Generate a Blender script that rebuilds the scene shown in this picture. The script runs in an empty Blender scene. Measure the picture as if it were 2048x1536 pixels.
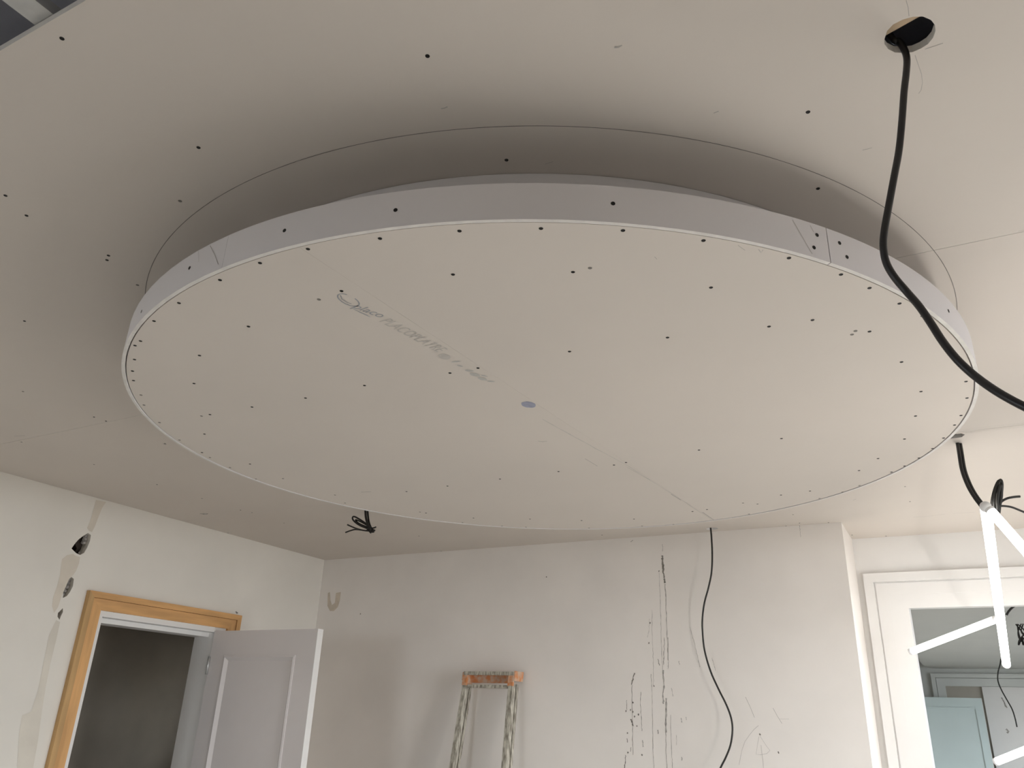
import bpy, bmesh, math, random
from mathutils import Vector, Matrix
random.seed(7)
SC = bpy.context.scene
COL = SC.collection

# ------------------------------------------------------------------ camera
CAM_H = 1.633
F_PX = 1581.94
FW = Vector((-0.44936, 0.80333, 0.39106)); FW.normalize()
PITCH, ROLL, YAW = 0.4021, 0.0395, 0.5102
_cy, _sy = math.cos(YAW), math.sin(YAW)
FW = Vector((-_sy*math.cos(PITCH), _cy*math.cos(PITCH), math.sin(PITCH)))
_r0 = Vector((_cy, _sy, 0)); _u0 = _r0.cross(FW)
RT = _r0*math.cos(ROLL) + _u0*math.sin(ROLL)
UP = RT.cross(FW)
EYE = Vector((0, 0, CAM_H))
cam = bpy.data.objects.new('camera', bpy.data.cameras.new('camera'))
COL.objects.link(cam)
m = Matrix((RT, UP, -FW)).transposed().to_4x4(); m.translation = EYE
cam.matrix_world = m
cam.data.sensor_fit = 'HORIZONTAL'; cam.data.sensor_width = 36
cam.data.lens = F_PX/2048*36
cam.data.clip_start = 0.02; cam.data.clip_end = 100
SC.camera = cam

# ------------------------------------------------------------------ world, exposure
TUBE_STRENGTH = 8.0
TUBE_STRONG = 76.0
SKY_STRENGTH = 9.5
w = bpy.data.worlds.new('world'); SC.world = w; w.use_nodes = True
bg = w.node_tree.nodes['Background']
bg.inputs[0].default_value = (0.86, 0.93, 1.0, 1); bg.inputs[1].default_value = SKY_STRENGTH
SC.view_settings.view_transform = 'Standard'; SC.view_settings.look = 'None'
SC.view_settings.gamma = 1; SC.view_settings.use_curve_mapping = False
SC.view_settings.exposure = 0.27

# ------------------------------------------------------------------ where the surfaces of the room stand (metres)
XL, YB, YR, H = -3.568, 3.969, 4.361, 2.55
XR, YN = 2.1, -2.3                      # right wall and the wall behind the camera
XP = -0.413                             # corner of the chimney breast
DC = Vector((-0.959, 1.889, 0)); ZB, ZT, RO, RI, RP = 2.355, 2.424, 1.082, 0.946, 1.070
YF = 11.0; ZF = 2.375                   # far room

def ray(x, y):
    return FW + RT*((x-1024)/F_PX) - UP*((y-768)/F_PX)
def at_z(x, y, z=H):
    d = ray(x, y); return EYE + d*((z-CAM_H)/d.z)
def at_x(x, y, X=XL):
    d = ray(x, y); return EYE + d*(X/d.x)
def at_y(x, y, Y=YB):
    d = ray(x, y); return EYE + d*(Y/d.y)
def at_d(x, y, D):
    return EYE + ray(x, y)*D
def at_cyl(x, y, R=RO):
    d = ray(x, y); o = EYE - DC
    a = d.x*d.x+d.y*d.y; b = o.x*d.x+o.y*d.y; c = o.x*o.x+o.y*o.y-R*R
    t = (-b - math.sqrt(max(0, b*b-a*c)))/a
    return EYE + d*t

# ------------------------------------------------------------------ materials
def mat(name, col, rough=0.8, var=0.0, scale=3.0, bump=0.0, bscale=60.0, metal=0.0, col2=None, detail=4, spec=0.3, stretch=None, lo=0.35, hi=0.65):
    M = bpy.data.materials.new(name); M.use_nodes = True
    nt = M.node_tree; p = nt.nodes['Principled BSDF']
    p.inputs['Roughness'].default_value = rough; p.inputs['Metallic'].default_value = metal
    p.inputs['Specular IOR Level'].default_value = spec
    c = (*col, 1)
    p.inputs['Base Color'].default_value = c
    tc = nt.nodes.new('ShaderNodeTexCoord'); src = tc.outputs['Object']
    if stretch:
        mp = nt.nodes.new('ShaderNodeMapping'); mp.inputs['Scale'].default_value = stretch
        nt.links.new(src, mp.inputs[0]); src = mp.outputs[0]
    if var or col2:
        n = nt.nodes.new('ShaderNodeTexNoise'); n.inputs['Scale'].default_value = scale; n.inputs['Detail'].default_value = detail
        nt.links.new(src, n.inputs['Vector'])
        r = nt.nodes.new('ShaderNodeValToRGB')
        r.color_ramp.elements[0].position = lo; r.color_ramp.elements[1].position = hi
        a = col2 if col2 else [v*(1-var) for v in col]
        b = col if col2 else [min(1, v*(1+var)) for v in col]
        r.color_ramp.elements[0].color = (*a, 1); r.color_ramp.elements[1].color = (*b, 1)
        nt.links.new(n.outputs['Fac'], r.inputs[0]); nt.links.new(r.outputs[0], p.inputs['Base Color'])
    if bump:
        n2 = nt.nodes.new('ShaderNodeTexNoise'); n2.inputs['Scale'].default_value = bscale; n2.inputs['Detail'].default_value = 3
        nt.links.new(src, n2.inputs['Vector'])
        bp = nt.nodes.new('ShaderNodeBump'); bp.inputs['Strength'].default_value = bump; bp.inputs['Distance'].default_value = 0.002
        nt.links.new(n2.outputs['Fac'], bp.inputs['Height']); nt.links.new(bp.outputs[0], p.inputs['Normal'])
    return M
def emit(name, col, s):
    M = bpy.data.materials.new(name); M.use_nodes = True
    p = M.node_tree.nodes['Principled BSDF']
    p.inputs['Base Color'].default_value = (0.9, 0.9, 0.9, 1)
    p.inputs['Emission Color'].default_value = (*col, 1); p.inputs['Emission Strength'].default_value = s
    return M

M = dict(
 board   = mat('plasterboard_paper', (0.675, 0.615, 0.555), 0.85, var=0.018, scale=1.6, bump=0.05, bscale=120),
 boarde  = mat('plaster_core', (0.74, 0.71, 0.67), 0.9, var=0.05, scale=40, bump=0.3, bscale=200),
 fascia  = mat('plasterboard_strip', (0.76, 0.725, 0.725), 0.8, var=0.02, scale=3),
 wall    = mat('old_white_paint', (0.79, 0.745, 0.675), 0.75, var=0.035, scale=2.2, bump=0.12, bscale=25),
 wallb   = mat('scuffed_white_paint', (0.835, 0.785, 0.735), 0.7, var=0.03, scale=2.6, bump=0.12, bscale=25),
 white   = mat('white_gloss_paint', (0.82, 0.80, 0.775), 0.4, var=0.015, scale=4, bump=0.05, bscale=30),
 leaf    = mat('grey_primer_paint', (0.76, 0.715, 0.70), 0.5, var=0.02, scale=3, bump=0.04, bscale=30),
 leafb   = mat('pale_blue_paint', (0.56, 0.645, 0.64), 0.5, var=0.02, scale=3),
 pine    = mat('bare_pine', (0.67, 0.375, 0.155), 0.55, var=0.13, scale=5, stretch=(6, 6, 0.7), bump=0.05, bscale=20),
 pineh   = mat('bare_pine_header', (0.67, 0.375, 0.155), 0.55, var=0.13, scale=5, stretch=(6, 0.7, 6), bump=0.05, bscale=20),
 pined   = mat('bare_pine_edge', (0.52, 0.32, 0.14), 0.6, var=0.12, scale=5, stretch=(6, 6, 0.7)),
 beige   = mat('beige_filler', (0.70, 0.63, 0.535), 0.9, var=0.05, scale=9, bump=0.2, bscale=40),
 rubble  = mat('grey_rubble', (0.40, 0.37, 0.34), 0.95, var=0.35, scale=40, bump=0.5, bscale=60),
 brick   = mat('dark_brickwork', (0.05, 0.038, 0.03), 0.95, var=0.3, scale=20),
 slab    = mat('dark_concrete', (0.33, 0.33, 0.37), 0.9, var=0.15, scale=4, bump=0.2, bscale=30),
 zinc    = mat('galvanised_steel', (0.55, 0.55, 0.54), 0.42, var=0.06, scale=30, metal=0.6),
 wood    = mat('rough_batten', (0.45, 0.34, 0.23), 0.8, var=0.15, scale=14),
 black   = mat('black_pvc', (0.012, 0.011, 0.012), 0.38, spec=0.5),
 dark    = mat('dark_wire', (0.02, 0.018, 0.016), 0.5, spec=0.4),
 screw   = mat('black_screw', (0.008, 0.007, 0.006), 0.6),
 screwf  = mat('filled_screw', (0.22, 0.20, 0.18), 0.8),
 pencil  = mat('pencil_graphite', (0.17, 0.155, 0.14), 0.7, var=0.25, scale=30),
 pencilf = mat('faint_pencil', (0.42, 0.39, 0.36), 0.7, var=0.15, scale=30),
 gap     = mat('shadow_gap_dust', (0.10, 0.09, 0.08), 0.9),
 scuff   = mat('grey_scuff', (0.40, 0.375, 0.345), 0.9, var=0.35, scale=60),
 scuffd  = mat('dark_scuff', (0.23, 0.21, 0.185), 0.9, var=0.4, scale=60),
 ink     = mat('blue_grey_ink', (0.36, 0.365, 0.385), 0.8, var=0.12, scale=60),
 inkf    = mat('faded_ink', (0.54, 0.505, 0.465), 0.8, var=0.06, scale=60),
 inkb    = mat('blue_stamp_ink', (0.33, 0.335, 0.42), 0.8, var=0.1, scale=60),
 inkg    = mat('faded_green_ink', (0.50, 0.485, 0.455), 0.8, var=0.06, scale=60),
 alu     = mat('paint_spattered_aluminium', (0.58, 0.545, 0.46), 0.6, col2=(0.235, 0.21, 0.17), scale=75, detail=6, lo=0.38, hi=0.62, bump=0.4, bscale=60, stretch=(1, 1, 0.28)),
 orange  = mat('dusty_orange_plastic', (0.62, 0.25, 0.10), 0.5, col2=(0.60, 0.45, 0.34), scale=34, detail=5, lo=0.36, hi=0.60),
 concrete= mat('concrete_floor', (0.47, 0.445, 0.41), 0.85, var=0.1, scale=3, bump=0.2, bscale=20),
 asphalt = mat('asphalt', (0.10, 0.10, 0.10), 0.9, var=0.1, scale=2),
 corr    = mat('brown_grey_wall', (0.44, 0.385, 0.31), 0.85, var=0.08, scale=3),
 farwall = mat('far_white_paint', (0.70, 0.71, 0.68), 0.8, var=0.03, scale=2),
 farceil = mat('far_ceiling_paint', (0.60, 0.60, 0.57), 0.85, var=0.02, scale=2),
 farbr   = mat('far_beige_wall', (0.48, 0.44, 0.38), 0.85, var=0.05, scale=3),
 tube    = emit('led_tube_light', (1.0, 0.97, 0.925), TUBE_STRENGTH),
 tubeb   = emit('bright_led_tube_light', (1.0, 0.97, 0.925), TUBE_STRONG),
 tubecap = mat('white_tube_cap', (0.85, 0.85, 0.85), 0.4),
 glass   = mat('window_glass', (0.9, 0.95, 0.97), 0.02),
)
gp = M['glass'].node_tree.nodes['Principled BSDF']; gp.inputs['Transmission Weight'].default_value = 1.0; gp.inputs['IOR'].default_value = 1.02

# ------------------------------------------------------------------ object helpers
def link(name, me, mt=None, parent=None):
    o = bpy.data.objects.new(name, me); COL.objects.link(o)
    if mt is not None: me.materials.append(mt)
    if parent is not None: o.parent = parent
    return o
def tag(o, label=None, cat=None, group=None, kind=None):
    if label: o['label'] = label
    if cat: o['category'] = cat
    if group: o['group'] = group
    if kind: o['kind'] = kind
    return o
def empty(name, loc=(0, 0, 0)):
    o = bpy.data.objects.new(name, None); COL.objects.link(o); o.location = loc
    o.empty_display_size = 0.1
    return o
def child(name, me, mt, parent):
    """a mesh made in world coordinates, parented to something at parent.location"""
    o = link(name, me, mt, parent)
    o.matrix_parent_inverse = Matrix.Translation(-parent.location) if parent else Matrix()
    return o
def from_bm(name, bm, smooth=False):
    bmesh.ops.recalc_face_normals(bm, faces=bm.faces)
    me = bpy.data.meshes.new(name); bm.to_mesh(me); bm.free()
    if smooth:
        for p in me.polygons: p.use_smooth = True
    return me
def box_bm(bm, a, b):
    a, b = Vector(a), Vector(b)
    vs = [bm.verts.new((x, y, z)) for x in (a.x, b.x) for y in (a.y, b.y) for z in (a.z, b.z)]
    for f in ((0,1,3,2),(4,6,7,5),(0,4,5,1),(2,3,7,6),(0,2,6,4),(1,5,7,3)):
        bm.faces.new([vs[i] for i in f])
    return vs
def box(name, a, b, bevel=0.0):
    bm = bmesh.new(); box_bm(bm, a, b)
    if bevel: bmesh.ops.bevel(bm, geom=list(bm.edges), offset=bevel, segments=1, affect='EDGES')
    return from_bm(name, bm)
def plate(name, outer, holes, to3, t0, t1):
    """flat plate with an outline and holes; to3(u, v, t) gives the place, t runs through the thickness"""
    bm = bmesh.new()
    def loop(pts, t):
        vs = [bm.verts.new(to3(u, v, t)) for u, v in pts]
        es = [bm.edges.new((vs[i], vs[(i+1) % len(vs)])) for i in range(len(vs))]
        return vs, es
    rings = []
    for t in (t0, t1):
        L = [loop(outer, t)] + [loop(hh, t) for hh in holes]
        if holes:
            bmesh.ops.triangle_fill(bm, use_beauty=True, use_dissolve=False, edges=[e for l in L for e in l[1]])
        else:
            bm.faces.new(L[0][0])
        rings.append(L)
    for l0, l1 in zip(*rings):
        n = len(l0[0])
        for i in range(n):
            bm.faces.new((l0[0][i], l0[0][(i+1) % n], l1[0][(i+1) % n], l1[0][i]))
    return from_bm(name, bm)
def smooth_path(P, n=6):
    P = [Vector(p) for p in P]; Q = [P[0]*2-P[1]] + P + [P[-1]*2-P[-2]]
    out = []
    for i in range(1, len(Q)-2):
        a, b, c, d = Q[i-1:i+3]
        for k in range(n):
            t = k/n
            out.append(0.5*((2*b)+(c-a)*t+(2*a-5*b+4*c-d)*t*t+(3*b-a-3*c+d)*t**3))
    out.append(P[-1]); return out
def sweep(bm, pts, rad, sides=8, flat=1.0):
    pts = [Vector(p) for p in pts]
    rad = rad if isinstance(rad, (list, tuple)) else [rad]*len(pts)
    t = (pts[1]-pts[0]).normalized(); n = t.orthogonal().normalized()
    rings = []
    for i, p in enumerate(pts):
        tn = (pts[min(i+1, len(pts)-1)]-pts[max(i-1, 0)]).normalized()
        n = (n - tn*n.dot(tn)).normalized(); b = tn.cross(n)
        rings.append([bm.verts.new(p + (n*math.cos(a)+b*math.sin(a)*flat)*rad[i]) for a in [2*math.pi*k/sides for k in range(sides)]])
    for r0, r1 in zip(rings, rings[1:]):
        for k in range(sides):
            bm.faces.new((r0[k], r0[(k+1) % sides], r1[(k+1) % sides], r1[k]))
    bm.faces.new(rings[0]); bm.faces.new(rings[-1][::-1])
def tube(name, pts, rad, sides=8, n=6, smooth=True):
    bm = bmesh.new(); sweep(bm, smooth_path(pts, n) if n else pts, rad, sides)
    return from_bm(name, bm, smooth)
def ribbon(bm, pts, nrm, wid, off=0.0004, jit=0.0):
    """a drawn line on a surface: thin strip lying on it"""
    pts = [Vector(p) for p in pts]; L = []
    for i, p in enumerate(pts):
        t = (pts[min(i+1, len(pts)-1)]-pts[max(i-1, 0)]).normalized()
        n = nrm(p) if callable(nrm) else nrm
        s = n.cross(t).normalized()
        ww = (wid[i] if isinstance(wid, (list, tuple)) else wid)*(1+random.uniform(-jit, jit))
        L.append((bm.verts.new(p+n*off+s*ww/2), bm.verts.new(p+n*off-s*ww/2)))
    for a, b in zip(L, L[1:]): bm.faces.new((a[0], b[0], b[1], a[1]))
DOWN = Vector((0, 0, -1)); LEFTN = Vector((1, 0, 0)); BACKN = Vector((0, -1, 0))
def radial(p):
    d = p-DC; d.z = 0; return d.normalized()
def mark(name, pts, nrm, wid, mt, parent, off=0.0004, jit=0.0):
    b = bmesh.new(); ribbon(b, pts, nrm, wid, off, jit)
    return child(name, from_bm(name, b), mt, parent)
def wavy(px, n=5, j=1.2):
    out = []
    for (x0, y0), (x1, y1) in zip(px, px[1:]):
        for k in range(n):
            t = k/n; out.append((x0+(x1-x0)*t+random.uniform(-j, j), y0+(y1-y0)*t+random.uniform(-j, j)*0.3))
    out.append(px[-1]); return out
def blob(cx, cy, rx, ry, n=14, j=0.25, rot=0):
    out = []
    for k in range(n):
        a = 2*math.pi*k/n; q = 1+random.uniform(-j, j)
        x, y = rx*q*math.cos(a), ry*q*math.sin(a)
        out.append((cx+x*math.cos(rot)-y*math.sin(rot), cy+x*math.sin(rot)+y*math.cos(rot)))
    return out

# ================================================================== THE SETTING
# ---- floor, slab above, outer walls
fl = link('floor', box('floor', (XL-0.15, YN-0.2, -0.1), (XR+0.2, YR+0.15, 0)), M['concrete']); tag(fl, 'bare grey concrete floor of the room under renovation', kind='structure')
sl = link('ceiling_slab', box('ceiling_slab', (XL-0.15, YN-0.2, H+0.2), (XR+0.2, YR+0.15, H+0.3)), M['slab']); tag(sl, 'dark concrete slab above the unfinished end of the ceiling', kind='structure')

gd = link('ground', box('ground', (-40, -40, -3.2), (40, 40, -3.0)), M['asphalt']); tag(gd, 'dark unseen ground added outside, dimming light that rises through the windows', kind='structure')  # unseen ground, added so light rising through the windows stays dim
# ---- ceiling: plasterboards laid in three rows, open towards the end behind the camera
ceil = empty('ceiling', (0, 0, H)); tag(ceil, 'grey plasterboard ceiling with black screws and pencil lines', kind='structure')
hole1 = [(at_z(x, y).x, at_z(x, y).y) for x, y in ((1769,78),(1774,62),(1786,49),(1806,39),(1826,33.5),(1846,33),(1862,40),(1870,50),(1871,62),(1866,76),(1856,88),(1842,97),(1826,104),(1808,106),(1790,105),(1776,98),(1769,88))]
c2 = at_z(1912, 872); hole2 = [(c2.x-0.055, c2.y+0.012), (c2.x-0.01, c2.y-0.02), (c2.x+0.015, c2.y-0.022), (c2.x+0.026, c2.y-0.004), (c2.x+0.016, c2.y+0.02), (c2.x-0.004, c2.y+0.022)]
c3 = at_z(1424, 1057.5); hole3 = [(c3.x+0.030*math.cos(a), c3.y+0.022*math.sin(a)) for a in [k*math.pi/6 for k in range(12)]]
c4 = at_z(729, 1013); hole4 = [(c4.x+0.025*math.cos(a), c4.y+0.025*math.sin(a)) for a in [k*math.pi/6 for k in range(12)]]
to_ceil = lambda u, v, t: (u, v, t)
g = 0.0007
rows = [(0.417, 1.612, [hole1]), (1.612, 2.819, []), (2.819, YR, [hole2, hole3, hole4])]
for ya, yb, hs in rows:
    for xa, xb in ((XL, 0.62), (0.62, XR)):
        if yb == YR:
            out = [(xa+g, ya+g), (xb-g, ya+g), (xb-g, YR), ((XP, YR) if xa < 0 else (xa+g, YR))]
            if xa < 0: out += [(XP, YB), (xa+g, YB)]
        else:
            out = [(xa+g, ya+g), (xb-g, ya+g), (xb-g, yb-g), (xa+g, yb-g)]
        o = child('plasterboard', plate('plasterboard', out, hs if xa < 0 else [], to_ceil, H, H+0.0125), M['board'], ceil)
        o.data.materials.append(M['boarde'])
        for p in o.data.polygons:
            if abs(p.normal.z) < 0.5: p.material_index = 1

# ---- left wall with a door opening and broken plaster
def to_left(u, v, t): return (t, u, v)
def px_left(pts): return [(at_x(x, y).y, at_x(x, y).z) for x, y in pts]
brk1 = px_left([(143,1097),(150,1087),(157,1079),(166,1072),(176,1066),(182,1070),(180,1082),(174,1096),(168,1106),(160,1110),(152,1106)])
brk2 = px_left([(143,1154),(148,1158),(146,1172),(140,1184),(134,1192),(126,1196),(126,1186),(130,1172),(136,1160)])
brk3 = px_left([(126,1216),(126,1224),(122,1232),(119,1240),(115,1233),(116,1226)])
oy0, oy1, oz = 2.450, 3.238, 2.046
LWIN = (-1.25, -0.45, 0.9, 2.2); lwh = [(LWIN[0], LWIN[2]), (LWIN[1], LWIN[2]), (LWIN[1], LWIN[3]), (LWIN[0], LWIN[3])]
wl_out = [(YN-0.1, 0), (oy0, 0), (oy0, oz), (oy1, oz), (oy1, 0), (YB, 0), (YB, H+0.2), (YN-0.1, H+0.2)]
wl = link('wall_left', plate('wall_left', wl_out, [brk1, brk2, brk3, lwh], to_left, XL, XL-0.045), M['wall']); tag(wl, 'white painted left wall with broken plaster beside the doorway', kind='structure')
deep = px_left([(145,1096),(151,1088),(158,1082),(163,1088),(166,1096),(160,1105),(153,1104)])
o = link('wall_core', plate('wall_core', wl_out, [deep, lwh], to_left, XL-0.045, XL-0.15), M['brick'], wl)
for i, (ctr, n, rr) in enumerate((((176.5, 1077), 3, 0.013), ((170, 1100), 1, 0.009), ((139, 1173), 5, 0.013), ((122, 1226), 2, 0.009))):
    c = at_x(*ctr)
    for k in range(n):
        bm = bmesh.new(); bmesh.ops.create_icosphere(bm, subdivisions=1, radius=rr)
        for v in bm.verts: v.co *= random.uniform(0.75, 1.25)
        a = random.uniform(0, 6.28); sp = rr*1.4
        vertical = (k/(max(n-1, 1))-0.5)*(0.075 if i == 2 else 0.03)
        bmesh.ops.translate(bm, verts=bm.verts, vec=(XL-0.030, c.y+random.uniform(-1, 1)*0.006+vertical*0.22, c.z+vertical))
        child('rubble_lump', from_bm('rubble_lump', bm), M['rubble'], wl)
# beige filler: the strip running down from the ceiling and the patch in the corner
def patch(name, px, fn, nrm, mt, parent, off=0.0008):
    bm = bmesh.new(); vs = [bm.verts.new(fn(x, y)+nrm*off) for x, y in px]
    es = [bm.edges.new((vs[i], vs[(i+1) % len(vs)])) for i in range(len(vs))]
    bmesh.ops.triangle_fill(bm, use_beauty=True, use_dissolve=False, edges=es)
    return child(name, from_bm(name, bm), mt, parent)
def patch_hole(name, px, holes, mt, parent, off=0.0015):
    me = plate(name, px_left(px), holes, to_left, XL+off, XL+0.0002)
    return child(name, me, mt, parent)
def grow(h2, k):
    cx = sum(p[0] for p in h2)/len(h2); cz = sum(p[1] for p in h2)/len(h2)
    return [(cx+(p[0]-cx)*k, cz+(p[1]-cz)*k) for p in h2]
patch('filler_strip', [(192,1000),(212,1004),(204,1016),(196,1036),(190,1052),(184,1064),(178,1062),(174,1056),(180,1042),(186,1024)], at_x, LEFTN, M['beige'], wl)
patch('filler_strip', [(146,1108),(152,1112),(160,1114),(158,1126),(152,1142),(146,1150),(138,1158),(132,1172),(124,1190),(116,1214),(108,1226),(104,1212),(106,1196),(114,1172),(120,1150),(122,1132),(124,1118),(134,1110)], at_x, LEFTN, M['beige'], wl)
patch('filler_strip', [(112,1240),(120,1244),(112,1280),(100,1330),(92,1370),(84,1420),(76,1480),(66,1536),(34,1536),(38,1470),(44,1430),(62,1424),(76,1380),(88,1320),(98,1270)], at_x, LEFTN, M['wall'] if False else mat('thin_beige_wash', (0.705, 0.65, 0.565), 0.85, var=0.05, scale=8), wl)

# ---- back wall (chimney breast) and the recess with the double doorway
wb = link('wall_back', plate('wall_back', [(XL-0.15, 0), (XP, 0), (XP, H), (XL-0.15, H)], [], lambda u, v, t: (u, t, v), YB, YR+0.15), M['wallb']); tag(wb, 'scratched off-white back wall with a hanging cable in front', kind='structure')
wr = link('wall_recess', plate('wall_recess', [(XP, 0), (-0.205, 0), (-0.205, 2.22), (1.05, 2.22), (1.05, 0), (XR+0.2, 0), (XR+0.2, H+0.2), (XP, H+0.2)], [], lambda u, v, t: (u, t, v), YR, YR+0.15), M['white']); tag(wr, 'white recessed wall around the right-hand doorway', kind='structure')
RWIN = (1.5, 3.7, 0.75, 2.25)
o = link('wall_right', plate('wall_right', [(YN-0.1, 0), (YR, 0), (YR, H+0.2), (YN-0.1, H+0.2)], [[(RWIN[0], RWIN[2]), (RWIN[1], RWIN[2]), (RWIN[1], RWIN[3]), (RWIN[0], RWIN[3])]], to_left, XR, XR+0.15), M['wall']); tag(o, 'white right wall with a wide window, outside the picture', kind='structure')
# end behind the camera; its window is added to light the room
def portal(loc, rot, sx_, sy_):
    por = bpy.data.lights.new('window_portal', 'AREA'); por.shape = 'RECTANGLE'; por.size = sx_; por.size_y = sy_
    por.cycles.is_portal = True
    po = bpy.data.objects.new('window_portal', por); COL.objects.link(po); po.location = loc; po.rotation_euler = rot
ADDED_FWIN = (-3.0, -1.95, 0.9, 2.05)  # added opening: daylight for the back wall and the door leaf
o = link('wall_front', plate('wall_front', [(XL-0.15, 0), (XR+0.15, 0), (XR+0.15, H+0.2), (XL-0.15, H+0.2)], [[(ADDED_FWIN[0], ADDED_FWIN[2]), (ADDED_FWIN[1], ADDED_FWIN[2]), (ADDED_FWIN[1], ADDED_FWIN[3]), (ADDED_FWIN[0], ADDED_FWIN[3])]], lambda u, v, t: (u, t, v), YN, YN-0.2), M['wall']); tag(o, 'white wall behind the viewer with a narrow window added for light', kind='structure')
def window(n, uv, fn, lab):
    """casement: frame bars, fn(u, t, v) gives the place with t through the wall"""
    u0, u1, v0, v1 = uv
    c = fn((u0+u1)/2, 0, v0)
    wn = empty('window_%d' % n, c); tag(wn, lab, kind='structure')
    for a, b in (((u0, v0), (u1, v0+0.05)), ((u0, v1-0.05), (u1, v1)), ((u0, v0+0.05), (u0+0.05, v1-0.05)), ((u1-0.05, v0+0.05), (u1, v1-0.05)), (((u0+u1)/2-0.035, v0+0.05), ((u0+u1)/2+0.035, v1-0.05))):
        child('window_bar', box('window_bar', fn(a[0], -0.03, a[1]), fn(b[0], 0.03, b[1])), M['white'], wn)
window(2, RWIN, lambda u, t, v: Vector((XR+0.08+t, u, v)), 'wide casement window in the right wall')
portal((XR-0.01, (RWIN[0]+RWIN[1])/2, (RWIN[2]+RWIN[3])/2), (0, math.radians(90), 0), RWIN[3]-RWIN[2], RWIN[1]-RWIN[0])
window(5, ADDED_FWIN, lambda u, t, v: Vector((u, YN-0.1+t, v)), 'unseen narrow casement window behind the viewer, added for its light')
portal(((ADDED_FWIN[0]+ADDED_FWIN[1])/2, YN+0.01, (ADDED_FWIN[2]+ADDED_FWIN[3])/2), (math.radians(90), 0, 0), ADDED_FWIN[1]-ADDED_FWIN[0], ADDED_FWIN[3]-ADDED_FWIN[2])
window(1, LWIN, lambda u, t, v: Vector((XL-0.09+t, u, v)), 'white casement window in the left wall beside the viewer')
portal((XL+0.01, (LWIN[0]+LWIN[1])/2, (LWIN[2]+LWIN[3])/2), (0, math.radians(-90), 0), LWIN[3]-LWIN[2], LWIN[1]-LWIN[0])

# ---- corridor behind the left door
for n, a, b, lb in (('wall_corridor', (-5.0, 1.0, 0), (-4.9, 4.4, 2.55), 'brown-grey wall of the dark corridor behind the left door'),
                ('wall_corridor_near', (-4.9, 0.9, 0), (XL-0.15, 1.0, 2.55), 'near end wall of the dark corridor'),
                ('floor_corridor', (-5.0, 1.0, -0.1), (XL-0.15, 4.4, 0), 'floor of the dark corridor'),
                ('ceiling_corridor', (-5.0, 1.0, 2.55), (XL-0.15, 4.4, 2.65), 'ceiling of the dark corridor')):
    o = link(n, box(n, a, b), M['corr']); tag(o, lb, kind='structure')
ADDED_CW = (-4.6, -4.18, 1.4, 2.0)  # added opening that brightens the corridor
o = link('wall_corridor_end', plate('wall_corridor_end', [(-5.0, 0), (XL-0.15, 0), (XL-0.15, 2.65), (-5.0, 2.65)], [[(ADDED_CW[0], ADDED_CW[2]), (ADDED_CW[1], ADDED_CW[2]), (ADDED_CW[1], ADDED_CW[3]), (ADDED_CW[0], ADDED_CW[3])]], lambda u, v, t: (u, t, v), 4.4, 4.5), M['corr']); tag(o, 'far end wall of the dark corridor with a small window added for light', kind='structure')
window(3, ADDED_CW, lambda u, t, v: Vector((u, 4.45+t, v)), 'small unseen window added to light the dark corridor')
portal(((ADDED_CW[0]+ADDED_CW[1])/2, 4.39, (ADDED_CW[2]+ADDED_CW[3])/2), (math.radians(-90), 0, 0), ADDED_CW[1]-ADDED_CW[0], ADDED_CW[3]-ADDED_CW[2])

# ---- far room seen through the doorway
FX0, FX1 = -0.66, 2.3
o = link('floor_far', box('floor_far', (FX0, YR+0.15, -0.1), (FX1, YF+0.1, 0)), M['concrete']); tag(o, 'floor of the far room beyond the right doorway', kind='structure')
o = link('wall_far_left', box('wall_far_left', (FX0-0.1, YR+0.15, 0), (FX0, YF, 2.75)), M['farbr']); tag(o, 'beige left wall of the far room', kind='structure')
ADDED_FWN = (5.8, 9.2, 0.7, 2.2)  # added opening, out of view, to light the far room
o = link('wall_far_right', plate('wall_far_right', [(YR+0.15, 0), (YF, 0), (YF, 2.75), (YR+0.15, 2.75)], [[(ADDED_FWN[0], ADDED_FWN[2]), (ADDED_FWN[1], ADDED_FWN[2]), (ADDED_FWN[1], ADDED_FWN[3]), (ADDED_FWN[0], ADDED_FWN[3])]], lambda u, v, t: (t, u, v), FX1, FX1+0.15), M['farwall']); tag(o, 'right wall of the far room with a window added for light', kind='structure')
window(4, ADDED_FWN, lambda u, t, v: Vector((FX1+0.08+t, u, v)), 'unseen window added to light the far room')
portal((FX1-0.01, (ADDED_FWN[0]+ADDED_FWN[1])/2, (ADDED_FWN[2]+ADDED_FWN[3])/2), (0, math.radians(90), 0), ADDED_FWN[3]-ADDED_FWN[2], ADDED_FWN[1]-ADDED_FWN[0])
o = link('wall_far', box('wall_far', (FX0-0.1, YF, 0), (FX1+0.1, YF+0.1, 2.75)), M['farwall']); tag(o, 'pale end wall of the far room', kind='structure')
fo = [(-0.315, YR+0.15), (-0.33, 6.2), (-0.36, 7.5), (-0.405, 8.9), (-0.43, 9.9), (-0.43, 10.4), (-0.415, 10.65), (-0.39, 10.85), (-0.35, 10.96), (-0.28, YF), (FX1, YF), (FX1, YR+0.15)]
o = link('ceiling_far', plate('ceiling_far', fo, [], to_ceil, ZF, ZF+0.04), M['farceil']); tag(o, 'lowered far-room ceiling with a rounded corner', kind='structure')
o = link('ceiling_far_upper', box('ceiling_far_upper', (FX0-0.1, YR+0.15, 2.7), (FX1+0.1, YF+0.1, 2.8)), M['farbr']); tag(o, 'beige upper ceiling of the far room behind the lowered one', kind='structure')

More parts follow.
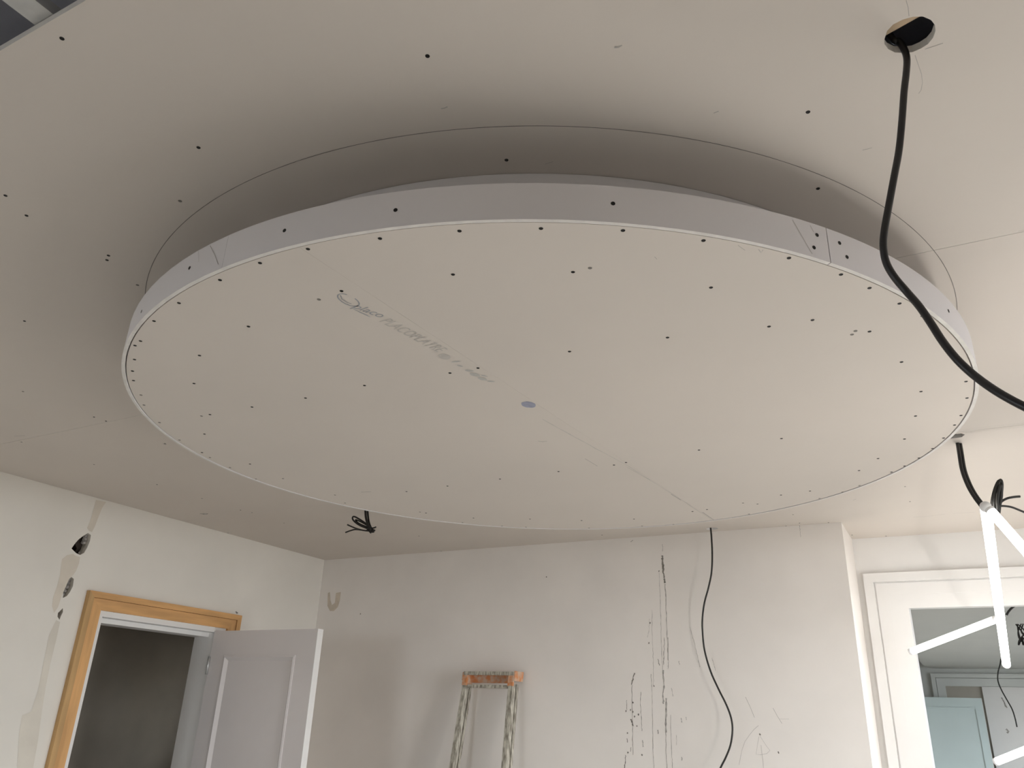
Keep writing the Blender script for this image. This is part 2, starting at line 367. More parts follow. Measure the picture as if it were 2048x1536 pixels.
# ================================================================== DOORS
# ---- door_1: pine casing, white frame, grey leaf standing open
d1 = empty('door_1', (XL, 2.85, 0)); tag(d1, 'open grey panelled door in a white frame with bare pine casing', kind='structure')
cy0, cy1, cz1 = 2.380, 3.327, 2.122
iy0, iy1, iz1 = 2.461, 3.246, 2.042
by = 0.028
def part(name, a, b, mt, parent, bev=0.0): return child(name, box(name, a, b, bev), mt, parent)
# outer back band (thicker) and inner flat board
def mitre(name, pts, x0, x1, mt):
    return child(name, plate(name, pts, [], to_left, x0, x1), mt, d1)
mitre('casing_band', [(cy0, 0), (cy0+by, 0), (cy0+by, cz1-by), (cy0, cz1)], XL, XL+0.026, M['pined'])
mitre('casing_band', [(cy0, cz1), (cy0+by, cz1-by), (cy1-by, cz1-by), (cy1, cz1)], XL, XL+0.026, M['pineh'])
mitre('casing_band', [(cy1, 0), (cy1-by, 0), (cy1-by, cz1-by), (cy1, cz1)], XL, XL+0.026, M['pine'])
e = 0.0015
mitre('casing_board', [(cy0+by+e, 0), (iy0, 0), (iy0, iz1), (cy0+by+e, cz1-by-e)], XL, XL+0.019, M['pine'])
mitre('casing_board', [(cy0+by+e, cz1-by-e), (iy0, iz1), (iy1, iz1), (cy1-by-e, cz1-by-e)], XL, XL+0.019, M['pineh'])
mitre('casing_board', [(cy1-by-e, 0), (iy1, 0), (iy1, iz1), (cy1-by-e, cz1-by-e)], XL, XL+0.019, M['pine'])
part('door_frame', (XL-0.15, iy0-0.008, 0), (XL+0.004, iy0+0.026, iz1), M['white'], d1)
part('door_frame', (XL-0.15, iy0+0.026, iz1-0.026), (XL+0.004, iy1, iz1+0.002), M['white'], d1)
part('door_stop', (XL-0.15, iy0+0.026, iz1-0.050), (XL-0.042, 3.176, iz1-0.027), M['white'], d1)
part('door_stop', (XL-0.15, iy0+0.026, 0), (XL-0.046, iy0+0.036, iz1-0.051), M['white'], d1)
part('door_frame', (XL-0.15, 3.176, 0), (XL+0.004, iy1-0.0005, iz1-0.0265), M['white'], d1)
# leaf, at right angles to the wall
lx0, lx1, ly0, ly1, lz1 = XL+0.006, -2.832, 3.168, 3.208, 2.022
leaf = child('leaf', box('leaf', (lx0, ly0+0.010, 0.01), (lx1, ly1, lz1)), M['leaf'], d1)
def to_leaf(u, v, t): return (u, t, v)
pw0, pw1 = lx0+0.105, lx1-0.125
panels = [(0.95, lz1-0.125), (0.20, 0.80)]
me = plate('leaf_face', [(lx0, 0.01), (lx1, 0.01), (lx1, lz1), (lx0, lz1)], [[(pw0, a), (pw1, a), (pw1, b), (pw0, b)] for a, b in panels], to_leaf, ly0, ly0+0.0099)
o = link('leaf_frame', me, M['leaf'], leaf)
for a, b in panels:
    bm = bmesh.new(); mw = 0.028
    O = [(pw0, a), (pw1, a), (pw1, b), (pw0, b)]; I = [(pw0+mw, a+mw), (pw1-mw, a+mw), (pw1-mw, b-mw), (pw0+mw, b-mw)]
    Mi = [(pw0+mw*.35, a+mw*.35), (pw1-mw*.35, a+mw*.35), (pw1-mw*.35, b-mw*.35), (pw0+mw*.35, b-mw*.35)]
    R = [[bm.verts.new((u, y, v)) for u, v in L] for L, y in ((O, ly0-0.004), (Mi, ly0-0.006), (I, ly0+0.008))]
    for r0, r1 in zip(R, R[1:]):
        for k in range(4): bm.faces.new((r0[k], r0[(k+1) % 4], r1[(k+1) % 4], r1[k]))
    bot = [bm.verts.new((u, ly0+0.0098, v)) for u, v in O]
    for k in range(4): bm.faces.new((R[0][k], bot[k], bot[(k+1) % 4], R[0][(k+1) % 4]))
    bm.faces.new(R[2][::-1])
    link('leaf_panel', from_bm('leaf_panel', bm), M['leaf'], leaf)
for z in (1.80, 0.25):
    o = link('hinge', tube('hinge', [(lx0+0.002, ly0-0.006, z), (lx0+0.002, ly0-0.006, z+0.09)], 0.007, 10, 0), M['zinc'], leaf)
o = child('leaf_edge', box('leaf_edge', (lx1, ly0, 0.01), (lx1+0.0015, ly1, lz1)), M['white'], d1)

# ---- door_2: white moulded casing round the doorway in the recess
d2 = empty('door_2', (0.4, YR, 0)); tag(d2, 'white moulded door casing round the wide right doorway', kind='structure')
ox0, ox1, ozt = -0.383, 1.22, 2.370
def ubm(name, off0, off1, y0, y1):
    """one U-shaped moulding step: three mitred pieces"""
    a0, a1, zt = ox0+off0, ox1-off0, ozt-off0
    b0, b1, zb = ox0+off1, ox1-off1, ozt-off1
    f = lambda u, v, t: (u, t, v)
    for pts in ([(a0, 0), (b0, 0), (b0, zb), (a0, zt)], [(a0, zt), (b0, zb), (b1, zb), (a1, zt)], [(a1, 0), (b1, 0), (b1, zb), (a1, zt)]):
        child(name, plate(name, pts, [], f, y0, y1), M['white'], d2)
ubm('casing_band', 0.0, 0.043, YR, YR-0.026)
ubm('casing_fillet', 0.043, 0.050, YR, YR-0.012)
ubm('casing_board', 0.050, 0.105, YR, YR-0.018)
ubm('casing_inner', 0.105, 0.170, YR, YR-0.0165)
part('jamb_lining', (-0.213, YR-0.016, 0), (-0.200, YR+0.15, 2.214), M['white'], d2)
part('jamb_lining', (1.045, YR-0.016, 0), (1.058, YR+0.15, 2.214), M['white'], d2)
part('head_lining', (-0.213, YR-0.016, 2.2142), (1.058, YR+0.15, 2.226), M['white'], d2)

# ---- door_3: double door at the end of the far room
d3 = empty('door_3', (0.3, YF, 0)); tag(d3, 'distant double door with pale blue open leaf in the far room', kind='structure')
f = lambda u, v, t: (u, t, v)
for n, o0, o1, y1 in (('casing_band', 0.0, 0.045, YF-0.05), ('casing_board', 0.05, 0.135, YF-0.03)):
    a0, a1, zt = -0.385+o0, 1.3-o0, 2.318-o0; b0, b1, zb = -0.385+o1, 1.3-o1, 2.318-o1
    for pts in ([(a0, 0), (b0, 0), (b0, zb), (a0, zt)], [(a0, zt), (b0, zb), (b1, zb), (a1, zt)], [(a1, 0), (b1, 0), (b1, zb), (a1, zt)]):
        child(n, plate(n, pts, [], f, YF, y1), M['farwall'], d3)
part('door_recess', (-0.25, YF-0.006, 0), (0.115, YF-0.0005, 2.183), M['farbr'], d3)
lf = part('leaf', (0.115, YF-0.045, 0.01), (1.165, YF-0.006, 2.18), M['white'], d3)
bl = part('leaf', (-0.62, 10.60, 0.01), (0.088, 10.64, 2.045), M['leafb'], d3); tag(bl, 'pale blue leaf')
bm = bmesh.new()
for a, b in (((-0.56, 1.93), (0.03, 1.945)), ((0.015, 0.3), (0.03, 1.93)), ((-0.56, 0.3), (-0.545, 1.93)), ((-0.56, 0.285), (0.03, 0.3))):
    box_bm(bm, (a[0], 10.588, a[1]), (b[0], 10.60, b[1]))
link('leaf_moulding', from_bm('leaf_moulding', bm), M['leafb'], bl)
part('leaf_edge', (0.088, 10.60, 0.01), (0.0905, 10.64, 2.045), M['white'], d3)  # lit edge of the blue leaf, its brightness painted in as white

# ================================================================== THE ROUND DROPPED CEILING
disc = empty('ceiling_disc', (DC.x, DC.y, H))
tag(disc, 'large round dropped ceiling panel of plasterboard hanging under the ceiling', 'ceiling panel')
# two bottom boards with a seam
sx = lambda y: -0.802+0.06*(y-2.145)
RB = RO-0.0106; N = 192
L, Rr = [], []
for k in range(N):
    a = 2*math.pi*k/N; p = (DC.x+RB*math.cos(a), DC.y+RB*math.sin(a))
    (L if p[0] < sx(p[1]) else Rr).append((a, p))
def seam_pts(side):
    out = []
    for s in (1, -1):
        y = DC.y + s*RB
        for _ in range(20):
            x = sx(y); y = DC.y + s*math.sqrt(RB*RB-(x-DC.x)**2)
        out.append((sx(y)+side*0.0002, y))
    return out
top, bot = seam_pts(-1)
Lp = [p for a, p in L]                       # angles run from the top seam round the left to the bottom seam
child('bottom_board', plate('bottom_board', [top]+Lp+[bot], [], to_ceil, ZB+0.0012, ZB+0.0137), M['board'], disc)
top, bot = seam_pts(1)
Rs = sorted([(a if a < math.pi else a-2*math.pi, p) for a, p in Rr])
child('bottom_board', plate('bottom_board', [bot]+[p for a, p in Rs]+[top], [], to_ceil, ZB+0.0012, ZB+0.0137), M['board'], disc)
# fascia strips with cut edges
ang = lambda q: math.atan2(q.y-DC.y, q.x-DC.x)
aj1 = ang(at_z(1661, 526, ZB)); aj2 = ang(at_z(438, 533, ZB)); aj3 = math.radians(75)
def strip(a0, a1, thick=0.0078, r=RO, z0=ZB, z1=ZT, n=72):
    bm = bmesh.new(); rings = []
    for k in range(n+1):
        a = a0+(a1-a0)*k/n; c, s = math.cos(a), math.sin(a)
        rings.append([bm.verts.new((DC.x+rr*c, DC.y+rr*s, z)) for rr, z in ((r, z0), (r, z1), (r-thick, z1), (r-thick, z0))])
    for r0, r1 in zip(rings, rings[1:]):
        for j in range(4): bm.faces.new((r0[j], r0[(j+1) % 4], r1[(j+1) % 4], r1[j]))
    if abs(a1-a0) < 6.28: bm.faces.new(rings[0]); bm.faces.new(rings[-1][::-1])
    me = from_bm('fascia_strip', bm)
    for p in me.polygons:
        p.material_index = 1 if abs(p.normal.z) > 0.5 else 0
        p.use_smooth = True
    me.set_sharp_from_angle(angle=0.6)
    return me
if aj2 > aj1: aj2 -= 2*math.pi
ga = 0.0009
print('joints', math.degrees(aj1), math.degrees(aj2))
for a0, a1 in ((aj2+ga/3, aj1-ga), (aj1+ga, aj3-ga), (aj3+ga, aj2+2*math.pi-ga/3)):
    o = child('fascia_strip', strip(a0, a1), M['fascia'], disc); o.data.materials.append(M['boarde'])
# drum that carries the disc
def ring_wall(r, z0, z1, th, n=144):
    bm = bmesh.new(); R = []
    for k in range(n):
        a = 2*math.pi*k/n
        R.append([bm.verts.new((DC.x+q*math.cos(a), DC.y+q*math.sin(a), z)) for q, z in ((r, z0), (r, z1), (r-th, z1), (r-th, z0))])
    for k in range(n):
        r0, r1 = R[k], R[(k+1) % n]
        for j in range(4): bm.faces.new((r0[j], r0[(j+1) % 4], r1[(j+1) % 4], r1[j]))
    me = from_bm('drum_wall', bm)
    for p in me.polygons: p.use_smooth = True
    me.set_sharp_from_angle(angle=0.6)
    return me
o = child('slot_light_stop', ring_wall(RO-0.0079, ZB+0.0138, ZB+0.022, RO-0.0079-RI+0.02), M['fascia'], disc)  # added ring shuts the slot behind the fascia so the gap stays dark
child('drum_wall', ring_wall(RI, ZB+0.0222, H-0.0012, 0.0125), M['fascia'], disc)

# lines drawn on the disc and its rim
bm = bmesh.new()
def cylpts(px, n=8):
    q = []
    for (x0, y0), (x1, y1) in zip(px, px[1:]):
        for k in range(n+1): t = k/n; q.append(at_cyl(x0+(x1-x0)*t, y0+(y1-y0)*t))
    return q
for px, wd in (([(1585,440),(1605,475),(1624,508)], 0.0009), ([(1620,451),(1627,464)], 0.0009), ([(420.5,491),(430,510),(437,529)], 0.0014), ([(397,502),(398,524)], 0.0006)):
    P = []
    for x, y in px: P.append(at_cyl(x, y))
    mark('pencil_line', P, radial, wd, M['pencilf'], disc)

# printed marks on the left board
def text_mesh(s):
    cu = bpy.data.curves.new('t', 'FONT'); cu.body = s; cu.resolution_u = 3
    ob = bpy.data.objects.new('t', cu); COL.objects.link(ob)
    dg = bpy.context.evaluated_depsgraph_get(); me = bpy.data.meshes.new_from_object(ob.evaluated_get(dg))
    bpy.data.objects.remove(ob); bpy.data.curves.remove(cu)
    return me
def print_text(name, s, p0, p1, height, mt, shear=0.0):
    """text from p0 to p1 along the baseline on the underside of the disc"""
    me = text_mesh(s)
    a, b = at_z(*p0, ZB+0.0012), at_z(*p1, ZB+0.0012)
    ex = (b-a); ln = ex.length; ex.normalize(); ey = Vector((ex.y, -ex.x, 0))
    xs = [v.co.x for v in me.vertices]; ys = [v.co.y for v in me.vertices]
    x0, kx = min(xs), ln/(max(xs)-min(xs)); y0, ky = min(ys), height/(max(ys)-min(ys))
    for v in me.vertices:
        X, Y = (v.co.x-x0)*kx, (v.co.y-y0)*ky
        q = a+ex*(X+Y*shear)+ey*Y; v.co = (q.x, q.y, ZB+0.0012-0.0004)
    return child(name, me, mt, disc)
print_text('printed_brand', 'placo', (699,617), (754,637), 0.030, M['ink'], 0.25)
bm = bmesh.new()
c = at_z(697, 600, ZB+0.0012)
lp = [c+Vector((0.026*math.cos(t)*0.6, 0.026*math.sin(t), 0)) for t in [k*math.pi/8 for k in range(15)]]
ribbon(bm, lp, DOWN, 0.0028, 0.0004)
ribbon(bm, [at_z(x, y, ZB+0.0012) for x, y in ((681,590),(684,598),(695,605),(703,607))], DOWN, 0.002, 0.0005)
ribbon(bm, [at_z(x, y, ZB+0.0012) for x, y in ((704,616),(722,625),(733,630),(741,634))], DOWN, [0.001, 0.003, 0.003, 0.001], 0.0005)
child('printed_logo', from_bm('printed_logo', bm), M['ink'], disc)
print_text('printed_name', 'PLACOPLATRE', (758,643), (874,704), 0.030, M['inkf'], 0.1)
for x0, y0, x1, y1, wd in ((903,724,921,722,0.006),(914,730,926,733,0.006),(930,740,948,742,0.010),(940,746,960,752,0.016),(956,755,974,760,0.014),(962,750,976,753,0.006),(974,762,990,763,0.007)):
    pp = [at_z(x0+(x1-x0)*k/6, y0+(y1-y0)*k/6, ZB+0.0012) for k in range(7)]
    mark('smeared_print', pp, DOWN, [wd*q for q in (0.3, 0.8, 1.0, 1.1, 1.0, 0.7, 0.2)], M['inkg'], disc, 0.0005, 0.1)
def disc_blob(name, x, y, rx, ry, mt, rot=0.0, lo=0.0004):
    c = at_z(x, y, ZB+0.0012); bm = bmesh.new()
    bm.faces.new([bm.verts.new((u, v, ZB+0.0012-lo)) for u, v in blob(c.x, c.y, rx, ry, 20, 0.04, rot)])
    return child(name, from_bm(name, bm), mt, disc)
mark('seam_line', [at_z(x, y, ZB+0.0012) for x, y in wavy([(1085,838),(1170,885),(1250,928),(1340,985),(1426,1041)], 8, 0.8)], DOWN, 0.0022, M['inkf'], disc, 0.0003, 0.5)
disc_blob('printed_spot', 1057, 809, 0.0175, 0.022, M['inkb'])
disc_blob('printed_spot', 889, 713, 0.013, 0.015, M['inkf'])
# stained paper and small scratches
bm = bmesh.new()
for px, wd in (([(1076,882),(1085,883),(1094,882)], 0.003), ([(1476,490),(1484,496),(1490,500)], 0.0012), ([(1517,498),(1522,505),(1526,499)], 0.0014), ([(1309,513),(1314,518)], 0.001), ([(1706,1000),(1712,998)], 0.002),
               ([(722,984),(742,983)], 0.004), ([(1195,932),(1170,917)], 0.002), ([(1254,934),(1300,960)], 0.0012), ([(1342,988),(1362,1000)], 0.003), ([(1405,1024),(1428,1040)], 0.003)):
    mark('pencil_line', [at_z(x, y, ZB+0.0012) for x, y in px], DOWN, wd, M['pencilf'], disc, 0.0005, 0.2)

# ---- screws
def screw_mesh(name, r):
    bm = bmesh.new(); n = 10
    prof = [(r, 0.0), (r*0.92, 0.0006), (r*0.5, 0.0003)]
    R = [[bm.verts.new((q*math.cos(2*math.pi*k/n), q*math.sin(2*math.pi*k/n), z)) for k in range(n)] for q, z in prof]
    for r0, r1 in zip(R, R[1:]):
        for k in range(n): bm.faces.new((r0[k], r0[(k+1) % n], r1[(k+1) % n], r1[k]))
    bm.faces.new(R[2])
    return from_bm(name, bm)
SM = screw_mesh('screw', 0.0037); SM.materials.append(M['screw'])
SMF = screw_mesh('screw_filled', 0.0038); SMF.materials.append(M['screwf'])
def screw(parent, p, n, me=SM):
    o = bpy.data.objects.new('screw', me); COL.objects.link(o); o.parent = parent
    q = n.to_track_quat('Z', 'Y').to_matrix().to_4x4(); q.translation = p - parent.location
    o.matrix_local = q
pxl = lambda s: [tuple(float(v) for v in t.split(',')) for t in s.split()]
for x, y in pxl("124,77 855,112 1616,224 397,295 1013,320 1636,377 11,391 53,431 217,511 214,520 49,642 188,834 212,842 314,969 481,1020 838,1072 1204,1070 1599,1046 1657,1045 1704,1070 1772,1072"):
    screw(ceil, at_z(x, y)+DOWN*0.0001, DOWN)
for x, y in pxl("46,783 43,884 330,887 188,929 404,997 504,1025 568,1046 456,1066 882,1102 1572,1052 1586,1029 1810,973 1820,1003 275,570 360,402"):
    screw(ceil, at_z(x, y)+DOWN*0.0001, DOWN, SMF)
dz = ZB+0.0011
for x, y in pxl("919,462 1082,457 1246,461 1407,481 1578,516 1682,549 1739,576 1799,607 1845,632 760,477 616,498 520,526 440,560 358,606 308,642 281,682 270,691 269,719 265,742 267,761 1927,731 1932,763 1934,796 1922,831 1909,850 1887,876 1865,897 1838,916 1809,932 1783,944 906,549 1146,544 1422,575 683,582 497,653 1335,675 1139,703 1625,640 1538,653 1739,663 1803,724 1842,783 1831,832 1809,878 1756,917 1563,877 1398,900 399,711 388,767 729,771 900,746 956,736 611,796 504,814 420,829 409,868 1117,943 1228,930 1252,925 1000,958 895,972 813,983 852,1026 947,1036 1060,1038 1163,1041 1268,1038 1385,1023 1414,1019 1562,990 1620,982 1718,941 500,928 404,905"):
    screw(disc, at_z(x, y, dz), DOWN)
for x, y in pxl("282,790 288,810 319,845 359,880 420,915 460,935 512,958 566,957 670,990 1769,955 1719,971 1685,984 1639,997 1498,1028 638,599 1180,536 1711,662 1704,669 403,832 1486,1006 1515,1008 925,1045 1004,1052 1052,1054 1178,1056 1284,1052 1347,1049 840,1024 690,1006"):
    screw(disc, at_z(x, y, dz), DOWN, SMF)
for x, y in pxl("569,461 791,420 1226,407 379,536 1634,470 1628,495 1679,486 1694,514 1897,622"):
    p = at_cyl(x, y); screw(disc, p, radial(p))
for x, y in pxl("283,623"):
    p = at_cyl(x, y); screw(disc, p, radial(p), SMF)

# ---- pencil marks on the ceiling
bm = bmesh.new(); pts = []
for k in range(289):
    a = 2*math.pi*k/288; pts.append((DC.x+RP*math.cos(a), DC.y+RP*math.sin(a), H))
ribbon(bm, pts, DOWN, 0.0013, 0.0003)
child('pencil_circle', from_bm('pencil_circle', bm), M['pencil'], ceil)
bm = bmesh.new()
for px, wd in (([(1812,0),(1816,14),(1818,32)], 0.0009), ([(1830,110),(1836,128),(1843,148),(1845,165),(1842,180),(1837,187)], 0.0007), ([(1850,98),(1866,93),(1886,86)], 0.0012),
               ([(1229,94),(1237,94),(1244,90)], 0.003), ([(882,217),(889,216),(895,213)], 0.0025), ([(1427,226),(1437,222)], 0.0018), ([(1725,300),(1734,298),(1744,295)], 0.0012), ([(1090,328),(1106,323)], 0.001),
               ([(2036,462),(2048,460)], 0.0012), ([(1918,863),(1980,856.5),(2048,849)], 0.0009), ([(1921,866.5),(1980,860),(2048,853)], 0.0009), ([(1916,860.5),(1980,853),(2048,846)], 0.0008),
               ([(1827,1034),(1850,1033),(1890,1028)], 0.0022), ([(1905,1027),(1950,1024)], 0.0018), ([(28,872),(50,871)], 0.003), ([(600,320),(592,323)], 0.002)):
    mark('pencil_line', [at_z(x, y) for x, y in px], DOWN, wd, M['pencilf'], ceil, 0.0004, 0.25)
bm = bmesh.new()
for x, y, rx, ry in ((408, 1027.5, 0.022, 0.012), (330, 888, 0.006, 0.008), (1204, 1082, 0.02, 0.008)):
    c = at_z(x, y); bm = bmesh.new(); bm.faces.new([bm.verts.new((u, v, H-0.0004)) for u, v in blob(c.x, c.y, rx, ry, 12, 0.3)])
    child('grey_smudge', from_bm('grey_smudge', bm), M['scuff'], ceil)

# ---- the wood batten inside the downlight hole
b1, b2 = at_z(1772, 70, H+0.014), at_z(1842, 31, H+0.014); bdir = (b2-b1).normalized(); bn = Vector((bdir.y, -bdir.x, 0))
if bn.y > 0: bn = -bn
bq = [b1-bdir*0.12, b2+bdir*0.12, b2+bdir*0.12+bn*0.045, b1-bdir*0.12+bn*0.045]
bt = link('ceiling_batten', plate('ceiling_batten', [(q.x, q.y) for q in bq], [], to_ceil, H+0.0135, H+0.0515), M['wood']); tag(bt, 'pale wooden batten seen up inside the round hole in the ceiling', 'batten')
# ---- steel rail above the ceiling
rl = empty('ceiling_rail', (-1.052, 0.2, H+0.0135)); tag(rl, 'galvanised steel ceiling rail bridging the open ceiling gap', 'rail')
rx0, rx1 = -1.075, -1.031
child('rail_web', box('rail_web', (rx0, -0.9, H+0.0135), (rx1, 1.3, H+0.0145)), M['zinc'], rl)
child('rail_flange', box('rail_flange', (rx0, -0.9, H+0.0145), (rx0+0.001, 1.3, H+0.032)), M['zinc'], rl)
child('rail_flange', box('rail_flange', (rx1-0.001, -0.9, H+0.0145), (rx1, 1.3, H+0.032)), M['zinc'], rl)

# ================================================================== CABLES
# thick black cable from the round hole
px = [(1772,84,1.17),(1784,76,1.165),(1797,82,1.16),(1807,96,1.15),(1813.5,116,1.14),(1812.5,145,1.13),(1808,185,1.12),(1804,240,1.11),(1798,300,1.10),(1788,355,1.09),(1777,415,1.08),(1769,460,1.07),(1766.5,492,1.065),(1772,524,1.06),(1788,553,1.05),(1813,583,1.04),(1838,612,1.02),(1862,647,1.0),(1886,684,0.98),(1915,720,0.96),(1950,752,0.94),(1995,784,0.91),(2052,815,0.88),(2130,850,0.85),(2230,890,0.82),(2360,960,0.79)]
P = [at_d(*q) for q in px]; P[0] = P[0]+Vector((-0.01, 0.0, 0.09))
q_ = P[-1]; P += [q_+Vector((0.10, 0.03, -0.10)), q_+Vector((0.17, 0.05, -0.35)), q_+Vector((0.19, 0.06, -0.80)), q_+Vector((0.20, 0.06, -1.30))]
c = link('cable', tube('cable', P, 0.0049, 12, 5), M['black']); tag(c, 'thick black cable hanging out of the round ceiling hole', 'cable')
# thin cable in front of the back wall
px = [(1420.5,1050),(1423,1075),(1424.5,1110),(1423,1145),(1417,1175),(1409,1205),(1405,1235),(1405,1262),(1409,1300),(1421,1342),(1437,1378),(1452,1408),(1462,1435),(1465,1460),(1461,1490),(1451,1516),(1441,1536),(1425,1575),(1405,1640)]
P = [at_y(x, y, 3.885-0.012*math.sin(i*0.5)) for i, (x, y) in enumerate(px)]; P[0].z = H+0.05; P.insert(1, P[0]+Vector((0, 0, -0.03)))
q_ = P[-1]; P += [q_+Vector((-0.03, 0, -0.25)), q_+Vector((0.02, 0, -0.55)), q_+Vector((0.0, 0, -0.85))]
c = link('cable', tube('cable', P, 0.0043, 8, 5), M['dark']); tag(c, 'thin dark cable hanging in waves before the back wall', 'cable')
# tied cable bundle behind the disc
b0 = empty('cable_bundle', at_z(731, 1014)); tag(b0, 'short tied bundle of black cables hanging under the left of the disc', 'cable bundle')
YBN = 2.985
def byx(*pts): return [at_y(x, y, YBN+dd) for x, y, dd in pts]
for pts, r in (([(730,1006,0),(731,1022,0),(732,1036,0),(736,1050,-.01),(742,1060,-.01)], 0.0058), ([(735,1008,.01),(736,1030,.01),(739,1048,.01),(746,1062,0)], 0.0045),
               ([(744,1058,0),(730,1046,0),(718,1038,0),(708,1033,0),(705,1037,0),(710,1044,0),(722,1052,0),(738,1058,0),(748,1060,0)], 0.0042),
               ([(742,1056,.012),(728,1047,.012),(716,1041,.012),(711,1040,.012),(718,1047,.012),(736,1055,.012)], 0.0036),
               ([(750,1061,0),(732,1061.5,0),(716,1058,0),(705,1054,0),(695,1049.5,0)], 0.0036), ([(748,1063,.01),(730,1061,.01),(712,1059,.01),(702,1061,.01),(691,1065,.01)], 0.0036),
               ([(738,1056,0),(746,1056,0),(752,1054,0)], 0.0036), ([(738,1060,0),(744,1064,0),(748,1063.5,0)], 0.0040), ([(735,1059,0),(739,1063,0),(742,1066,0)], 0.0038)):
    child('wire', tube('wire', byx(*pts), r, 7, 5), M['dark'], b0)
child('cable_tie', tube('cable_tie', byx((734,1060,-.008),(738,1056,-.008),(743,1054,-.006)), 0.004, 6, 3), M['black'], b0)
# cables at the right, down to the lights
P = [at_d(1911,866,2.72), at_d(1914,880,2.69), at_d(1918,905,2.64), at_d(1924,940,2.60), at_d(1935,970,2.56), at_d(1948,993,2.53), at_d(1962,1012,2.50)]
P[0].z = H+0.04
tc_ = empty('twin_cable', P[0]); tag(tc_, 'pair of black cables running side by side from the ceiling to the lit tubes', 'cable')
child('strand', tube('strand', P, 0.0060, 8, 6), M['black'], tc_)
P = [p+RT*0.0125+FW*0.005 for p in P]; P[-1] = at_d(1968, 1011, 2.50)
child('strand', tube('strand', P, 0.0052, 8, 6), M['black'], tc_)
lb = empty('cable_bundle', at_d(1992, 1025, 2.5)); tag(lb, 'looped bundle of black cables beside the top of the lit tubes', 'cable bundle')
def dd(*pts): return [at_d(x, y, z) for x, y, z in pts]
for pts, r in (([(1990,1024,2.5),(1988,1005,2.5),(1990,985,2.5),(1996,968,2.5),(2001,960,2.5),(2004,968,2.5),(2003,985,2.5),(2000,1005,2.5),(1998,1026,2.5)], 0.0048),
               ([(1983,1012,2.51),(1985,995,2.51),(1990,976,2.51),(1997,962,2.51),(2001,966,2.51),(2000,985,2.51),(1996,1005,2.51),(1993,1022,2.51)], 0.0042),
               ([(1996,1022,2.49),(1995,1000,2.49),(1998,980,2.49),(2002,970,2.49),(2003,990,2.49),(2000,1010,2.49)], 0.0046),
               ([(1996,1012,2.5),(2002,1004,2.5),(2014,997,2.5),(2028,994,2.5),(2040,993,2.5)], 0.0038), ([(1994,1013,2.5),(2006,1012,2.5),(2022,1014,2.5),(2038,1020,2.5),(2056,1028,2.5),(2075,1040,2.5)], 0.0034)):
    child('wire', tube('wire', dd(*pts), r, 7, 5), M['dark'], lb)
# cables in the far room
P = [at_y(x, y, 9.6) for x, y in ((2002,1318),(2000,1330),(1996,1345),(1996,1362),(2003,1380),(2014,1400),(2024,1418),(2030,1436),(2034,1454))]; P[0].z = ZF-0.001
c = link('cable', tube('cable', P, 0.006, 6, 5), M['dark']); tag(c, 'thin cable dangling from the far room ceiling', 'cable')
P = [at_y(x, y, 5.3) for x, y in ((2090,1170),(2060,1192),(2042,1204),(2026,1214),(2018,1222),(2013,1230))]; P[0].z = ZF
c = link('cable', tube('cable', P, 0.006, 6, 5), M['dark']); tag(c, 'short black cable end at the top of the far doorway view', 'cable')
kb = empty('cable_bundle', at_y(2046, 1275, 6.2)); tag(kb, 'tangled wires under the far room ceiling at right edge', 'cable bundle')
for k in range(5):
    a = k*1.1; c0 = at_y(2046, 1280, 6.2)
    child('wire', tube('wire', [c0+Vector((0.02*math.cos(a), 0.01*k, 0.10)), c0+Vector((-0.02*math.sin(a), 0, 0.05)), c0+Vector((0.025*math.cos(2*a), 0.01, 0.0)), c0+Vector((0.03*math.sin(a), 0, -0.03)), c0+Vector((0.0, 0.01, 0.02))], 0.004, 6, 5), M['dark'], kb)

# ================================================================== LED TUBES
def led(a, b, label, r=0.0145, name='led_tube', mt='tube'):
    a, b = Vector(a), Vector(b); t = (b-a).normalized()
    e = empty(name, a); tag(e, label, 'lamp', 'bare LED tube lamps')
    child('diffuser', tube('diffuser', [a+t*0.010, b-t*0.010], r, 20, 0), M[mt], e)
    child('end_cap', tube('end_cap', [a, a+t*0.010], r*1.04, 16, 0), M['tubecap'], e)
    child('end_cap', tube('end_cap', [b-t*0.010, b], r*1.04, 16, 0), M['tubecap'], e)
    return e
led(at_d(1971, 1012, 2.48), at_d(2013, 1330, 3.48), 'longest lit LED tube sloping down before the right doorway', 0.0160)
led(at_d(1993, 1238, 3.27), at_d(1820, 1304, 3.52), 'short lit LED tube pointing left across the doorway', 0.0145)
led(at_d(1979, 1019, 2.43), (0.345, 2.545, 1.82), 'lit LED tube running off the right edge of the picture', 0.0140)
led((0.40, 2.49, 1.70), (0.95, 1.93, 0.53), 'strong LED tube hanging low at the right, outside the picture', 0.0145, mt='tubeb')
led(at_d(1991, 1524, 3.36), at_d(2400, 1362, 2.75), 'lowest lit LED tube at the bottom right corner of the picture', 0.0150)

